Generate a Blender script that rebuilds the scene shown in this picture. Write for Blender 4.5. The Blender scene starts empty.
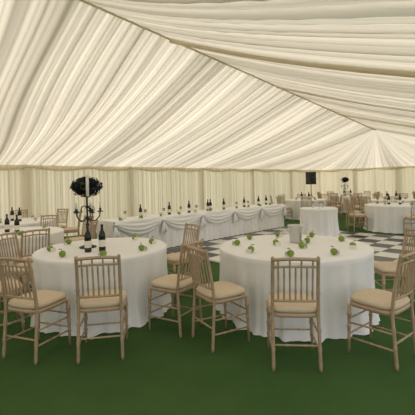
import bpy, math, random
from mathutils import Vector, Matrix
R=random.Random(7)
C=bpy.context.scene
pi=math.pi
# ---------------------------------------------------------------- materials
def newmat(name):
    m=bpy.data.materials.new(name); m.use_nodes=True
    nt=m.node_tree; b=nt.nodes['Principled BSDF']
    return m,nt,b
def pmat(name,col,rough=.6,metal=0,noise=0,nscale=20,bump=0,bscale=60,spec=.5):
    m,nt,b=newmat(name)
    b.inputs['Roughness'].default_value=rough
    b.inputs['Metallic'].default_value=metal
    b.inputs['Specular IOR Level'].default_value=spec
    tc=nt.nodes.new('ShaderNodeTexCoord')
    n=nt.nodes.new('ShaderNodeTexNoise'); n.inputs['Scale'].default_value=nscale
    n.inputs['Detail'].default_value=4
    nt.links.new(tc.outputs['Object'],n.inputs['Vector'])
    mx=nt.nodes.new('ShaderNodeMix'); mx.data_type='RGBA'
    mx.inputs[6].default_value=(*[c*(1-noise) for c in col],1)
    mx.inputs[7].default_value=(*[min(1,c*(1+noise)) for c in col],1)
    nt.links.new(n.outputs['Fac'],mx.inputs[0]); nt.links.new(mx.outputs[2],b.inputs['Base Color'])
    if bump:
        n2=nt.nodes.new('ShaderNodeTexNoise'); n2.inputs['Scale'].default_value=bscale
        nt.links.new(tc.outputs['Object'],n2.inputs['Vector'])
        bp=nt.nodes.new('ShaderNodeBump'); bp.inputs['Strength'].default_value=bump; bp.inputs['Distance'].default_value=.01
        nt.links.new(n2.outputs['Fac'],bp.inputs['Height']); nt.links.new(bp.outputs['Normal'],b.inputs['Normal'])
    return m
def lining(name,col,tcol,lo,hi):
    """thin lining fabric: fold shade put into translucency (attribute), on top of denser gathers"""
    m=bpy.data.materials.new(name); m.use_nodes=True; nt=m.node_tree
    nt.nodes.clear()
    out=nt.nodes.new('ShaderNodeOutputMaterial')
    d=nt.nodes.new('ShaderNodeBsdfDiffuse'); d.inputs[0].default_value=(*col,1)
    t=nt.nodes.new('ShaderNodeBsdfTranslucent'); t.inputs[0].default_value=(*tcol,1)
    mx=nt.nodes.new('ShaderNodeMixShader')
    a=nt.nodes.new('ShaderNodeAttribute'); a.attribute_name='gather_shade'
    mr=nt.nodes.new('ShaderNodeMapRange'); mr.inputs['To Min'].default_value=hi; mr.inputs['To Max'].default_value=lo
    nt.links.new(a.outputs['Fac'],mr.inputs['Value']); nt.links.new(mr.outputs[0],mx.inputs[0])
    nt.links.new(d.outputs[0],mx.inputs[1]); nt.links.new(t.outputs[0],mx.inputs[2])
    nt.links.new(mx.outputs[0],out.inputs[0])
    return m
M_ceil=lining('lining_ivory',(.82,.75,.62),(.95,.86,.69),.10,.68)
M_wall=lining('wall_drape',(.80,.73,.56),(.93,.83,.62),.10,.55)
M_cloth=pmat('linen_white',(.88,.87,.86),.85,noise=.02,bump=.15,bscale=300)
M_chair=pmat('limewash_wood',(.47,.34,.22),.42,metal=.12,noise=.22,nscale=35)
M_pad=pmat('cushion_cream',(.66,.54,.39),.85,noise=.05,bump=.2,bscale=200)
M_apple=pmat('apple_green',(.20,.29,.03),.35,noise=.25,nscale=30)
M_stem=pmat('stem_brown',(.08,.04,.02),.8)
M_leaf=pmat('leaf_green',(.03,.07,.015),.6,noise=.3)
M_bottle=pmat('bottle_glass',(.006,.009,.006),.08,noise=.1)
M_label=pmat('paper_label',(.75,.72,.62),.8,noise=.03)
M_foil=pmat('foil_dark',(.03,.008,.01),.35,noise=.1)
M_iron=pmat('iron_black',(.015,.014,.015),.35,metal=.4,noise=.2)
M_glass=pmat('crystal_pale',(.6,.6,.62),.1,noise=.1)
M_candle=pmat('candle_wax',(.85,.82,.72),.5,noise=.03)
M_petal=pmat('petals_dark',(.010,.009,.02),.8,noise=.5,nscale=40,spec=.2)
M_silver=pmat('pewter',(.62,.62,.6),.3,metal=.9,noise=.1)
M_black=pmat('black_plastic',(.012,.012,.013),.5,noise=.2)
M_grass=pmat('grass',(.05,.10,.025),.95,noise=.3,nscale=3)
M_pole=pmat('painted_pole',(.75,.72,.66),.4,noise=.03)
M_carpet=pmat('carpet_green',(.060,.125,.036),.95,noise=.25,nscale=1.6,bump=.6,bscale=250,spec=.1)
# dance floor
M_dance,nt,b=newmat('dance_floor_check')
ck=nt.nodes.new('ShaderNodeTexChecker'); ck.inputs['Scale'].default_value=1/.46
ck.inputs[1].default_value=(.72,.72,.68,1); ck.inputs[2].default_value=(.012,.012,.013,1)
tc=nt.nodes.new('ShaderNodeTexCoord'); mp=nt.nodes.new('ShaderNodeMapping'); mp.inputs['Location'].default_value=(0,0,.2)
nt.links.new(tc.outputs['Object'],mp.inputs[0]); nt.links.new(mp.outputs[0],ck.inputs[0]); nt.links.new(ck.outputs[0],b.inputs['Base Color'])
b.inputs['Roughness'].default_value=.3
# ---------------------------------------------------------------- mesh builder
class MB:
    def __init__(s): s.v=[];s.f=[];s.m=[];s.sm=[];s.mats=[]
    def mi(s,mat):
        if mat not in s.mats: s.mats.append(mat)
        return s.mats.index(mat)
    def face(s,f,mat,sm=True): s.f.append(f);s.m.append(s.mi(mat));s.sm.append(sm)
    def tube(s,pts,rad,mat,seg=8,cap=True):
        pts=[Vector(p) for p in pts]
        if not isinstance(rad,(list,tuple)): rad=[rad]*len(pts)
        rings=[]
        prev=None
        for i,p in enumerate(pts):
            d=(pts[min(i+1,len(pts)-1)]-pts[max(i-1,0)]).normalized()
            if prev is None:
                a=Vector((1,0,0)) if abs(d.x)<.8 else Vector((0,1,0))
                n=(a-d*a.dot(d)).normalized()
            else: n=(prev-d*prev.dot(d)).normalized()
            prev=n; bn=d.cross(n); base=len(s.v)
            for k in range(seg):
                t=2*pi*k/seg
                s.v.append(p+(n*math.cos(t)+bn*math.sin(t))*rad[i])
            rings.append(base)
        for a,b2 in zip(rings,rings[1:]):
            for k in range(seg):
                s.face((a+k,a+(k+1)%seg,b2+(k+1)%seg,b2+k),mat)
        if cap:
            s.face(tuple(rings[0]+k for k in range(seg))[::-1],mat,False)
            s.face(tuple(rings[-1]+k for k in range(seg)),mat,False)
    def lathe(s,prof,mat,c=(0,0,0),seg=24,sx=1,sy=1,power=None):
        base=len(s.v)
        for r,z in prof:
            for k in range(seg):
                t=2*pi*k/seg; cx,cy=math.cos(t),math.sin(t)
                if power:
                    cx=math.copysign(abs(cx)**power,cx); cy=math.copysign(abs(cy)**power,cy)
                s.v.append(Vector((c[0]+r*cx*sx,c[1]+r*cy*sy,c[2]+z)))
        for i in range(len(prof)-1):
            for k in range(seg):
                a=base+i*seg+k; b2=base+i*seg+(k+1)%seg
                s.face((a,b2,b2+seg,a+seg),mat)
        s.face(tuple(base+k for k in range(seg))[::-1],mat,False)
        e=base+(len(prof)-1)*seg
        s.face(tuple(e+k for k in range(seg)),mat,False)
    def box(s,c,d,mat):
        base=len(s.v)
        for z in(-1,1):
            for y in(-1,1):
                for x in(-1,1): s.v.append(Vector((c[0]+x*d[0]/2,c[1]+y*d[1]/2,c[2]+z*d[2]/2)))
        for f in((0,2,3,1),(4,5,7,6),(0,1,5,4),(2,6,7,3),(0,4,6,2),(1,3,7,5)):
            s.face(tuple(base+i for i in f),mat,False)
    def grid(s,fn,nu,nv,mat,gather_shade=None):
        base=len(s.v)
        for j in range(nv+1):
            for i in range(nu+1):
                s.v.append(Vector(fn(i/nu,j/nv)))
        for j in range(nv):
            for i in range(nu):
                a=base+j*(nu+1)+i
                s.face((a,a+1,a+nu+2,a+nu+1),mat)
        return base
    def mesh(s,name):
        me=bpy.data.meshes.new(name); me.from_pydata([tuple(p) for p in s.v],[],s.f)
        for m in s.mats: me.materials.append(m)
        me.polygons.foreach_set('material_index',s.m); me.polygons.foreach_set('use_smooth',s.sm)
        me.update(); return me
def obj(name,me,loc=(0,0,0),rz=0,parent=None,scale=1):
    o=bpy.data.objects.new(name,me); C.collection.objects.link(o)
    o.location=loc; o.rotation_euler=(0,0,rz); o.scale=(scale,)*3
    if parent: o.parent=parent
    return o
CU,SU=.719,.695
ANG=math.atan2(SU,CU)
def T(u,v,z=0): return Vector((CU*u-SU*v,SU*u+CU*v,z))
# ---------------------------------------------------------------- marquee shell
U0,U1,V0,V1=-5.0,19.6,-.6,10.5
EAVE=2.1; UP=13.6; VC=5.0
def ridge(u): return 4.16+(4-u)*.084 if u>0 else 4.50
ph=[R.uniform(0,6.28) for _ in range(12)]
def fold(x):
    """irregular gathered folds; 0..1"""
    w=x+.08*math.sin(x*1.7+ph[0])+.05*math.sin(x*4.3+ph[1])+.02*math.sin(x*11+ph[7])
    a=abs(math.sin(pi*w/.47+ph[2]))
    b_=abs(math.sin(pi*w/.21+ph[3]+.6*math.sin(x*2.1)))
    c_=abs(math.sin(pi*w/.095+ph[4]))
    return .34*(1-a)+.36*(1-b_)+.30*(1-c_)
def slow(x): return .5+.25*math.sin(x*2.3+ph[5])+.25*math.sin(x*3.9+ph[6])
def with_gather_shade(me,vals):
    at=me.attributes.new('gather_shade','FLOAT','POINT'); at.data.foreach_set('value',vals)
def sheet(name,fn,nu,nv,mat,gf):
    mb=MB(); mb.grid(fn,nu,nv,mat); me=mb.mesh(name)
    with_gather_shade(me,[gf(i/nu,j/nv) for j in range(nv+1) for i in range(nu+1)])
    return me
ceil=bpy.data.objects.new('ceiling',None); C.collection.objects.link(ceil)
def amp(t): return .03+.035*math.sin(pi*min(1,t*1.0))**.7 if 0<t<1 else .02
def slope(side):
    vE=V1 if side>0 else V0
    L=UP-U0
    def xx(u,t): return u+side*(.12*math.sin(t*3+u*.9)*t+.03*math.sin(t*7+u*2.3))
    def fn(a,t):
        u=U0+a*L; x=xx(u,t)
        z=ridge(u)*(1-t)+EAVE*t-.12*math.sin(pi*t)
        return T(u,VC+(vE-VC)*t,z-amp(t)*1.3*fold(x+side*3))
    def g(a,t):
        u=U0+a*L; x=xx(u,t)
        return min(1,max(0,.80*fold(x+side*3)+.38*slow(x)+.12*math.exp(-t*9)))  # pleat shade put into translucency for contrast, stronger near the ridge
    return sheet('lining_slope',fn,2000,14,M_ceil,g)
obj('slope_left',slope(1),parent=ceil); obj('slope_right',slope(-1),parent=ceil)
def fan(p0,p1,seed):
    pk=T(UP,VC,ridge(UP)); L=(p1-p0).length
    def fn(a,t):
        e=p0.lerp(p1,a); q=pk.lerp(e,t); q.z-=.12*math.sin(pi*t)+1.0*amp(t)*t*fold(a*L+seed)
        return q
    def g(a,t): return min(1,max(0,.75*fold(a*L+seed)+.45*slow(a*L+seed)))*(.35+.65*t)+.25*(1-t)  # shade of the radiating folds put into translucency
    return sheet('lining_fan',fn,420,16,M_ceil,g)
obj('hip_left',fan(T(UP,V1,EAVE),T(U1,V1,EAVE),2),parent=ceil)
obj('hip_end',fan(T(U1,V1,EAVE),T(U1,V0,EAVE),9),parent=ceil)
obj('hip_right',fan(T(U1,V0,EAVE),T(UP,V0,EAVE),17),parent=ceil)
# rafter sleeves (fabric covered) + ridge seam
mb=MB()
for u in (.7,4.0,7.3,10.6):
    mb.tube([T(u,VC+(V0-VC)*k/10,ridge(u)*(1-k/10)+EAVE*k/10-.12*math.sin(pi*k/10)-.04) for k in range(11)],.045 if u==4.0 else .025,M_ceil,10)
mb.tube([T(U0+(UP-U0)*k/20,VC,ridge(U0+(UP-U0)*k/20)-.015) for k in range(21)],.028,M_ceil,10)
me=mb.mesh('sleeves'); with_gather_shade(me,[.55]*len(me.vertices)); obj('rafter_sleeves',me,parent=ceil)
# walls
def wall(name,p0,p1,seed,seams):
    L=(p1-p0).length; d=(p1-p0).normalized(); n=Vector((-d.y,d.x,0))
    if n.dot(T(8,5)-p0)<0: n=-n
    def sw(x): return sum(math.exp(-((x-s_)/.13)**2) for s_ in seams)
    def fn(a,t):
        x=a*L; p=p0+d*x+n*(.02+.07*fold(x*1.0+seed)+.13*sw(x)); p.z=EAVE*(1-t)-.02*t+.03
        return p
    def g(a,t):
        x=a*L; return min(1,.45*fold(x*1.0+seed)+.35*slow(x+seed)+.9*sw(x))  # fold shade and seam shadow put into translucency along with cloth density
    return obj(name,sheet(name,fn,int(L/.022),8,M_wall,g))
wall('wall_left',T(U0,V1),T(U1,V1),5,[8.1-6.6+0,8.1-3.3,8.1,11.4,14.7,18.0,21.3])
wall('wall_end',T(U1,V1),T(U1,V0),31,[2.2,4.4,6.6,8.8])
wall('wall_back',T(U0,V0),T(U0,V1),47,[2.2,4.4,6.6,8.8])
# eave valance
def valance(name,p0,p1):
    L=(p1-p0).length; d=(p1-p0).normalized(); n=Vector((-d.y,d.x,0))
    if n.dot(T(8,5)-p0)<0: n=-n
    def fn(a,t):
        x=a*L; sc=abs(math.sin(pi*x/1.65)); p=p0+d*x+n*(.15+.035*math.sin(pi*t)+.012*math.sin(x*40))
        p.z=EAVE+.02-t*(.07+.09*sc); return p
    def g(a,t): return .4+.25*t
    o=obj(name,sheet(name,fn,int(L/.03),5,M_wall,g))
valance('trim_1',T(U0,V1),T(U1,V1)); valance('trim_2',T(U1,V1),T(U1,V0))
# floor and outside ground
mb=MB(); mb.grid(lambda a,t:T(U0+(U1-U0)*a,V0+(V1-V0)*t,0),30,14,M_carpet); obj('floor',mb.mesh('floor'))
mb=MB(); mb.grid(lambda a,t:(-80+160*a,-80+160*t,-.04),8,8,M_grass); obj('grass_ground',mb.mesh('grass_ground'))
for k,u in enumerate((-1.6,8.0,12.0,16.0)):
    mb=MB(); mb.tube([(0,0,0),(0,0,2.08)],.035,M_pole,12); mb.lathe([(.09,0),(.09,.012),(.04,.02)],M_pole,seg=16)
    obj('tent_pole',mb.mesh('tent_pole'),T(u,V0+.1,0))
# dance floor: panel with edging ramp
DU0,DV0=4.75,2.25
mb=MB(); du,dv=5.06,4.14
mb.box((du/2,dv/2,.012),(du,dv,.02),M_dance)
for (cx,cy,sx,sy) in((du/2,-.03,du+.12,.06),(du/2,dv+.03,du+.12,.06),(-.03,dv/2,.06,dv),(du+.03,dv/2,.06,dv)):
    mb.box((cx,cy,.009),(sx,sy,.014),M_silver)
obj('dance_floor',mb.mesh('dance_floor'),T(DU0,DV0,.002),ANG)
# ---------------------------------------------------------------- chair
mb=MB(); W=M_chair
def turned(p0,p1,r0,r1,rings):
    p0=Vector(p0);p1=Vector(p1);pts=[];rd=[]
    ks=sorted(set([0,1]+[k+d for k in rings for d in(-.03,-.012,0,.012,.03)]))
    for k in ks:
        pts.append(p0.lerp(p1,k)); r=r0+(r1-r0)*k
        if any(abs(k-q)<.015 for q in rings): r*=1.35
        rd.append(r)
    mb.tube(pts,rd,W,8)
for sx in(-1,1):
    turned((sx*.195,.185,0),(sx*.188,.175,.43),.011,.018,[.3,.55,.8])
    zs=[0,.03,.15,.17,.19,.30,.32,.34,.44,.55,.60,.62,.64,.75,.84,.90,.915,.925]
    pts=[];rd=[]
    for z in zs:
        y=-.185-.03*max(0,(.44-z)/.44) if z<.44 else -.185-.075*((z-.44)/.48)**1.4
        pts.append((sx*(.185-.01*z),y,z)); rd.append(.0185 if z in(.17,.32,.62) else .0145)
    rd[0]=.011; rd[-1]=.006; rd[-2]=.015
    mb.tube(pts,rd,W,8)
    for z in(.14,.27): turned((sx*.19,.18,z),(sx*.187,-.2,z+.01),.008,.008,[.3,.5,.7])
for z in(.17,.30):turned((-.19,.182,z),(.19,.182,z),.008,.008,[.3,.7])
for z in(.20,):turned((-.185,-.2,z),(.185,-.2,z),.008,.008,[.3,.7])
def yb(z): return -.185-.075*((z-.44)/.48)**1.4
def rail(z,arch,r):
    mb.tube([(-.178+.356*k/10,yb(z)-.022*math.sin(pi*k/10),z+arch*math.sin(pi*k/10)) for k in range(11)],r,W,8)
rail(.895,.012,.0145); rail(.835,.010,.010); rail(.555,.006,.011)
for k in range(1,8):
    t=k/8; x=-.178+.356*t; o_=-.022*math.sin(pi*t)
    mb.tube([(x,yb(.555)+o_,.556),(x,yb(.62)+o_,.62),(x,yb(.70)+o_,.70),(x,yb(.78)+o_,.78),(x,yb(.835)+o_,.842)],[.0065,.009,.0065,.009,.0065],W,6,False)
    if k%2==1: mb.tube([(x,yb(.835)+o_,.842),(x,yb(.895)+o_,.903)],.0075,W,6,False)
mb.lathe([(.19,.415),(.205,.42),(.208,.435),(.205,.45),(.19,.453)],W,seg=32,sy=.98,power=.45)
mb.lathe([(.185,.452),(.20,.462),(.205,.48),(.195,.497),(.16,.508),(.09,.513),(.01,.515)],M_pad,seg=32,power=.5)
CH=mb.mesh('dining_chair')
chairs=[]; tabs=[]
def chair(x,y,fx,fy,name='dining_chair'):
    chairs.append((x,y)); return obj(name,CH,(x,y,.001),math.atan2(-fx,fy))
# ---------------------------------------------------------------- round table with cloth
def round_table_mesh(rad,nf,seed,zt=.75):
    mb=MB(); seg=288; r0=random.Random(seed)
    p=[r0.uniform(0,6.28) for _ in range(6)]
    rows=[(0,0)]
    def w(t,th):
        a=math.sin(nf*th+p[0]+.9*math.sin(2*th+p[1])+.25*t)
        a=math.copysign(abs(a)**.7,a)
        return .55*a+.3*math.sin((nf*2-3)*th+p[2]-.4*t)+.2*math.sin(5*th+p[3])+.12*t*math.sin((nf*3+1)*th+p[4])
    for i in range(1,7): rows.append((rad*i/6*.99,0))
    allrows=[]
    for r,z in rows[1:]:
        allrows.append([Vector((r*math.cos(2*pi*k/seg),r*math.sin(2*pi*k/seg),zt)) for k in range(seg)])
    allrows.append([Vector(((rad+.004)*math.cos(2*pi*k/seg),(rad+.004)*math.sin(2*pi*k/seg),zt-.012)) for k in range(seg)])
    N=15
    for j in range(1,N+1):
        t=j/N; row=[]
        for k in range(seg):
            th=2*pi*k/seg
            flare=.025*max(0,(t-.86)/.14)**2
            r=rad+.0+.01*t+.05*t**.75*w(t,th)-.02*math.sin(pi*t)+flare*(.6+.6*math.sin(9*th+p[5]))
            z=zt-.012-(zt-.020)*t
            row.append(Vector((r*math.cos(th),r*math.sin(th),max(z,.006))))
        allrows.append(row)
    mb.v.append(Vector((0,0,zt)))
    for row in allrows: mb.v.extend(row)
    for k in range(seg): mb.face((0,1+k,1+(k+1)%seg),M_cloth)
    for j in range(len(allrows)-1):
        for k in range(seg):
            a=1+j*seg+k;b2=1+j*seg+(k+1)%seg
            mb.face((a,a+seg,b2+seg,b2),M_cloth)
    # board and folding legs beneath
    mb.lathe([(rad-.05,zt-.04),(rad-.03,zt-.03),(rad-.03,zt-.012)],M_chair,seg=48)
    for sx in(-1,1):
        for sy in(-1,1): mb.tube([(sx*rad*.5,sy*rad*.45,0),(sx*rad*.5,sy*rad*.45,zt-.03)],.016,M_iron,8)
    return mb.mesh('round_table')
RT=[round_table_mesh(.78,17,3),round_table_mesh(.87,19,8),round_table_mesh(.48,11,12),round_table_mesh(.80,16,20)]
def rtable(i,x,y,rad,rz=0,z=.001):
    tabs.append((x,y,rad)); return obj('round_table',RT[i],(x,y,z),rz)
LT=(-1.31,4.32); RTc=(1.0,4.17)
rtable(0,*LT,.78,.4)
rtable(1,*RTc,.87,1.1)
# foreground chairs
def face(x,y,tx,ty): return chair(x,y,tx-x,ty-y)
face(-.99,3.23,-1.15,4.25)
face(-1.60,3.25,-1.25,4.2)
face(-.38,3.72,*LT)
face(-.44,4.95,*LT)
face(-2.20,3.66,*LT)
face(-2.40,4.52,*LT)
chair(.70,3.00,.10,1)
chair(.10,3.40,.86,.52)
chair(1.47,3.04,-.62,.78)
chair(2.14,4.10,-1,.08)
# ---------------------------------------------------------------- head table
mb=MB(); L=6.1; D=.75; zt=.75
mb.box((L/2,D/2,zt-.03),(L-.02,D-.02,.03),M_chair)
for x in(.15,1.9,2.1,3.9,4.1,L-.15):
    for y in(.1,D-.1): mb.tube([(x,y,0),(x,y,zt-.03)],.016,M_iron,8)
mb.grid(lambda a,t:(L*a,D*t,zt),24,6,M_cloth)
PL=2*(L+D)
def pp(s_):
    s_=s_%PL
    if s_<L: return Vector((s_,0,0)),Vector((0,-1,0))
    s_-=L
    if s_<D: return Vector((L,s_,0)),Vector((1,0,0))
    s_-=D
    if s_<L: return Vector((L-s_,D,0)),Vector((0,1,0))
    s_-=L
    return Vector((0,D-s_,0)),Vector((-1,0,0))
def skirt(a,t):
    p,n=pp(a*PL*.99999); o_=.004+t*.02+t**.6*.022*math.sin(a*PL*2*pi/.21+math.sin(a*31))
    q=p+n*o_; q.z=zt-(zt-.025)*t; return q
mb.grid(skirt,900,8,M_cloth)
def swag(a,t):
    s_=a*L; k=(s_%1.22)/1.22; drop=.06+.30*math.sin(pi*k)**.8
    return (s_,-.04-.045*math.sin(pi*t)-.012*math.sin(t*24)*math.sin(pi*k),zt+.002-drop*t)
mb.grid(swag,300,24,M_cloth)
mb.grid(lambda a,t:(L*a,-.045*t,zt+.003),24,2,M_cloth)
for k in range(6):
    x=k*1.22
    mb.lathe([(.01,-.03),(.045,-.015),(.05,0),(.03,.02),(.01,.03)],M_cloth,c=(x,-.085,zt-.05),seg=12)
    mb.tube([(x,-.07,zt-.06),(x-.02,-.08,zt-.2),(x-.05,-.08,zt-.36)],[.015,.035,.05],M_cloth,8)
    mb.tube([(x,-.07,zt-.06),(x+.02,-.08,zt-.2),(x+.05,-.08,zt-.33)],[.015,.035,.05],M_cloth,8)
obj('head_table',mb.mesh('head_table'),T(3.6,6.52,.001),ANG)
# ---------------------------------------------------------------- small things
def mk_apple():
    mb=MB(); r=.036; pr=[(.004,.006)]
    for k in range(1,13):
        a=pi*k/13; rr=r*math.sin(a)**.85*(1+.08*math.cos(a)*-1); z=r*(1-math.cos(a))*.94
        pr.append((rr,z))
    pr.append((.012,2*r*.94-.010)); pr.append((.002,2*r*.94-.016))
    mb.lathe(pr,M_apple,seg=20)
    mb.tube([(0,0,.052),(.003,0,.075),(.008,0,.086)],[.0018,.002,.0025],M_stem,6)
    b=len(mb.v)
    for p in((.006,0,.08),(.022,.012,.09),(.045,0,.083),(.022,-.012,.09)): mb.v.append(Vector(p))
    mb.face((b,b+1,b+2,b+3),M_leaf)
    # place card standing behind the apple
    mb.box((0,-.055,.022),(.07,.002,.044),M_label)
    return mb.mesh('green_apple')
AP=mk_apple()
def mk_bottle():
    mb=MB()
    mb.lathe([(.03,.004),(.037,0),(.039,.006),(.039,.17),(.037,.195),(.028,.222),(.0165,.24),(.0145,.26)],M_bottle,seg=24)
    mb.lathe([(.0146,.255),(.015,.29),(.0165,.295),(.0165,.305),(.014,.308)],M_foil,seg=18)
    mb.lathe([(.0392,.05),(.0396,.052),(.0396,.128),(.0392,.13)],M_label,seg=24)
    return mb.mesh('wine_bottle')
BT=mk_bottle()
ZT=.7525
def apple(x,y): obj('green_apple',AP,(x,y,ZT),R.uniform(0,6))
def bottle(x,y): obj('wine_bottle',BT,(x,y,ZT),R.uniform(0,6))
M_gl,nt,b=newmat('clear_glass'); b.inputs['Transmission Weight'].default_value=1; b.inputs['Roughness'].default_value=.02
def mk_glass():
    mb=MB(); mb.lathe([(.03,0),(.031,.003),(.006,.008),(.0035,.02),(.0035,.08),(.012,.09),(.03,.105),(.034,.125),(.03,.165),(.029,.165),(.032,.125),(.028,.108),(.002,.094)],M_gl,seg=20)
    return mb.mesh('wine_glass')
GL=mk_glass()
def glass(x,y,z=ZT): obj('wine_glass',GL,(x,y,z))
for k in range(9):
    a=2*pi*k/9+.25; apple(RTc[0]+.66*math.cos(a),RTc[1]+.66*math.sin(a))
for dx,dy in((-.2,.02),(.2,.1),(.05,-.2)): apple(RTc[0]+dx,RTc[1]+dy)
for k in range(8):
    a=2*pi*k/8+.3; apple(LT[0]+.60*math.cos(a),LT[1]+.60*math.sin(a))
mb=MB()
mb.lathe([(.06,0),(.068,.004),(.072,.02),(.092,.20),(.098,.205),(.098,.215),(.090,.213),(.07,.03),(.01,.025)],M_silver,seg=32)
for sx in(-1,1):
    mb.tube([(sx*(.088+.03*math.sin(pi*k/8)),0,.19-.07*k/8) for k in range(9)],.005,M_silver,8)
obj('ice_bucket',mb.mesh('ice_bucket'),(1.08,4.35,ZT),.5)
bottle(-1.40,4.05); bottle(-1.25,4.10)
# candelabra with dark flower ball
def mk_cand(h=.64):
    mb=MB()
    mb.lathe([(.10,0),(.105,.006),(.10,.015),(.05,.03),(.02,.05),(.014,.08),(.022,.10),(.012,.12),(.010,.25),(.020,.27),(.024,.285),(.012,.30),(.010,h-.16),(.022,h-.14),(.012,h-.12),(.012,h)],M_iron,seg=20)
    for k in range(5):
        a=2*pi*k/5+.3; ca,sa=math.cos(a),math.sin(a)
        pts=[(0,h-.26),(.05,h-.31),(.10,h-.31),(.145,h-.26),(.155,h-.20)]
        mb.tube([(r*ca,r*sa,z) for r,z in pts],.007,M_iron,8)
        pts=[(0,h-.16),(.04,h-.12),(.08,h-.14),(.09,h-.18),(.07,h-.20)]
        mb.tube([(r*ca,r*sa,z) for r,z in pts],.0045,M_iron,6)
        cx,cy=.155*ca,.155*sa
        mb.lathe([(.01,-.01),(.035,0),(.037,.006),(.012,.01),(.014,.035),(.018,.04),(.010,.042)],M_iron,c=(cx,cy,h-.20),seg=12)
        mb.lathe([(.009,0),(.009,.07),(.003,.075)],M_candle,c=(cx,cy,h-.16),seg=10)
        for q in range(3):
            b2=a+q*2.1; mb.lathe([(.001,-.02),(.007,-.01),(.001,0)],M_glass,c=(cx+.033*math.cos(b2),cy+.033*math.sin(b2),h-.20),seg=6)
    mb.lathe([(.012,0),(.05,.01),(.055,.02),(.02,.03)],M_iron,c=(0,0,h-.02),seg=16)
    mb.lathe([(.018,0),(.018,.25),(.004,.26)],M_candle,c=(.06,-.215,h+.0),seg=12)
    mb.tube([(0,0,h-.01),(.03,-.11,h-.03),(.06,-.215,h+.005)],.007,M_iron,8)
    rr=random.Random(5); cz=h+.11
    mb.lathe([(.02,-.085),(.10,-.06),(.14,0),(.10,.06),(.02,.085)],M_petal,c=(0,0,cz),seg=18)
    for k in range(650):
        z=rr.uniform(-1,1); a=rr.uniform(0,6.283); s_=math.sqrt(1-z*z); rad=rr.uniform(.65,1.02)
        n=Vector((s_*math.cos(a),s_*math.sin(a),z)); p=Vector((n.x*.18,n.y*.18,n.z*.115))*rad+Vector((0,0,cz))
        t1=n.orthogonal().normalized(); t2=n.cross(t1); sc=rr.uniform(.018,.036); rot=rr.uniform(0,6.28)
        d1=t1*math.cos(rot)+t2*math.sin(rot); d2=n.cross(d1)
        b=len(mb.v)
        for q in(-d1*sc,d2*sc*.55+n*.012,d1*sc*1.1+n*.015,-d2*sc*.55+n*.012): mb.v.append(p+q)
        m=M_petal if rr.random()<.9 else M_leaf
        mb.face((b,b+1,b+2),m); mb.face((b,b+2,b+3),m)
    return mb.mesh('candelabra')
CA=mk_cand()
obj('candelabra',CA,(-1.50,4.34,ZT),.1)
# head table items
for u in(4.45,5.35,5.95,6.65,6.8,7.25,8.2,8.95,9.4):
    p=T(u,6.87+R.uniform(-.05,.1)); bottle(p.x,p.y)
for k in range(11):
    p=T(3.85+k*.54,6.70); apple(p.x,p.y)
for k in range(10):
    p=T(4.15+k*.545,7.0); glass(p.x,p.y)
# ---------------------------------------------------------------- background tables
bg=[(1.75,6.6,8),(2.4,8.75,8),(-.3,8.0,8),(11.1,3.6,9),(13.6,4.5,9),(16.2,7.3,9),(17.2,3.4,8),(13.3,1.2,8),(12.6,7.4,8)]
for i,(u,v,n) in enumerate(bg):
    p=T(u,v); rtable(3,p.x,p.y,.80,i)
p=T(8.6,4.66); rtable(2,p.x,p.y,.48,0,.024)
glass(p.x+.1,p.y,ZT+.023); glass(p.x-.12,p.y+.1,ZT+.023); glass(p.x-.02,p.y-.15,ZT+.023)
from math import hypot
for i,(u,v,n) in enumerate(bg):
    c=T(u,v)
    for k in range(n):
        a=2*pi*k/n+i*.37+R.uniform(-.08,.08)
        x=c.x+1.12*math.cos(a); y=c.y+1.12*math.sin(a)
        if any(hypot(x-a2,y-b2)<.58 for a2,b2 in chairs): continue
        if any(hypot(x-a2,y-b2)<r2+.28 for a2,b2,r2 in tabs): continue
        uu=CU*x+SU*y; vv=-SU*x+CU*y
        if 3.2<uu<10.1 and 6.1<vv<7.6: continue
        if DU0-.3<uu<DU0+du+.35 and DV0-.3<vv<DV0+dv+.3: continue
        if vv>10.0 or vv<-.2 or uu>19.1: continue
        if hypot(x,y)<2.2: continue
        chair(x,y,c.x-x,c.y-y)
for (u,v,n) in bg:
    c=T(u,v)
    for k in range(4):
        a=2*pi*k/4+.5+u; apple(c.x+.5*math.cos(a),c.y+.5*math.sin(a))
    bottle(c.x+.12,c.y-.1); bottle(c.x-.13,c.y+.05)
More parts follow.
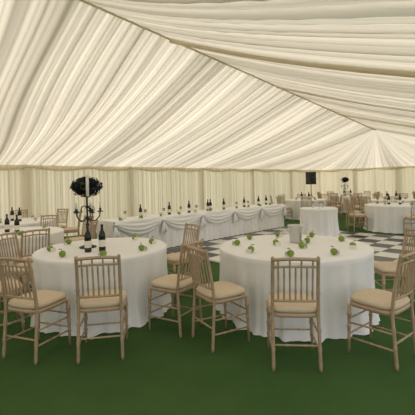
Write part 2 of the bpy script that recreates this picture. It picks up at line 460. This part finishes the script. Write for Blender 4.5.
for i in(5,7):
    c=T(*bg[i][:2]); obj('candelabra',CA,(c.x,c.y+.24,ZT),i)
# speaker on tripod stand
mb=MB()
mb.box((0,0,1.62),(.38,.34,.62),M_black)
for z,r in((1.53,.14),(1.80,.06)):
    b=len(mb.v)
    for rr_,y in((r,-.172),(r*.9,-.182),(r*.5,-.174),(.01,-.176)):
        for k in range(20): mb.v.append(Vector((rr_*math.cos(2*pi*k/20),y,z+rr_*math.sin(2*pi*k/20))))
    for j in range(3):
        for k in range(20): mb.face((b+j*20+k,b+j*20+(k+1)%20,b+j*20+20+(k+1)%20,b+j*20+20+k),M_iron)
mb.tube([(0,0,.25),(0,0,1.32)],.018,M_black,10)
for k in range(3):
    a=2*pi*k/3; mb.tube([(0,0,.85),(.42*math.cos(a),.42*math.sin(a),.012)],.011,M_black,8)
    mb.tube([(0,0,.35),(.24*math.cos(a),.24*math.sin(a),.37)],.008,M_black,8)
p=T(15.9,9.0); obj('loudspeaker',mb.mesh('loudspeaker'),(p.x,p.y,0),.3)
# ---------------------------------------------------------------- light
w=bpy.data.worlds.new('World'); C.world=w; w.use_nodes=True
bgN=w.node_tree.nodes['Background']; bgN.inputs[0].default_value=(.96,.96,1,1); bgN.inputs[1].default_value=1.15
s=bpy.data.lights.new('sun','SUN'); s.energy=2.7; s.angle=math.radians(3); s.color=(1,.95,.86)
so=bpy.data.objects.new('sun',s); C.collection.objects.link(so)
d=-(T(1.0,.55).normalized()*1.2+Vector((0,0,1.0))); so.rotation_euler=d.to_track_quat('-Z','Y').to_euler()
so.location=(0,0,12)
# ---------------------------------------------------------------- camera
cd=bpy.data.cameras.new('camera'); cam=bpy.data.objects.new('camera',cd); C.collection.objects.link(cam)
cd.sensor_width=36; cd.lens=350/415*36; cd.shift_y=-.06; cd.clip_start=.05
cam.matrix_world=Matrix.Translation((0,0,1.52))@Matrix.Rotation(math.radians(90),4,'X')@Matrix.Rotation(math.radians(-1.36),4,'Z')
C.camera=cam
C.view_settings.view_transform='Standard'
C.view_settings.exposure=0
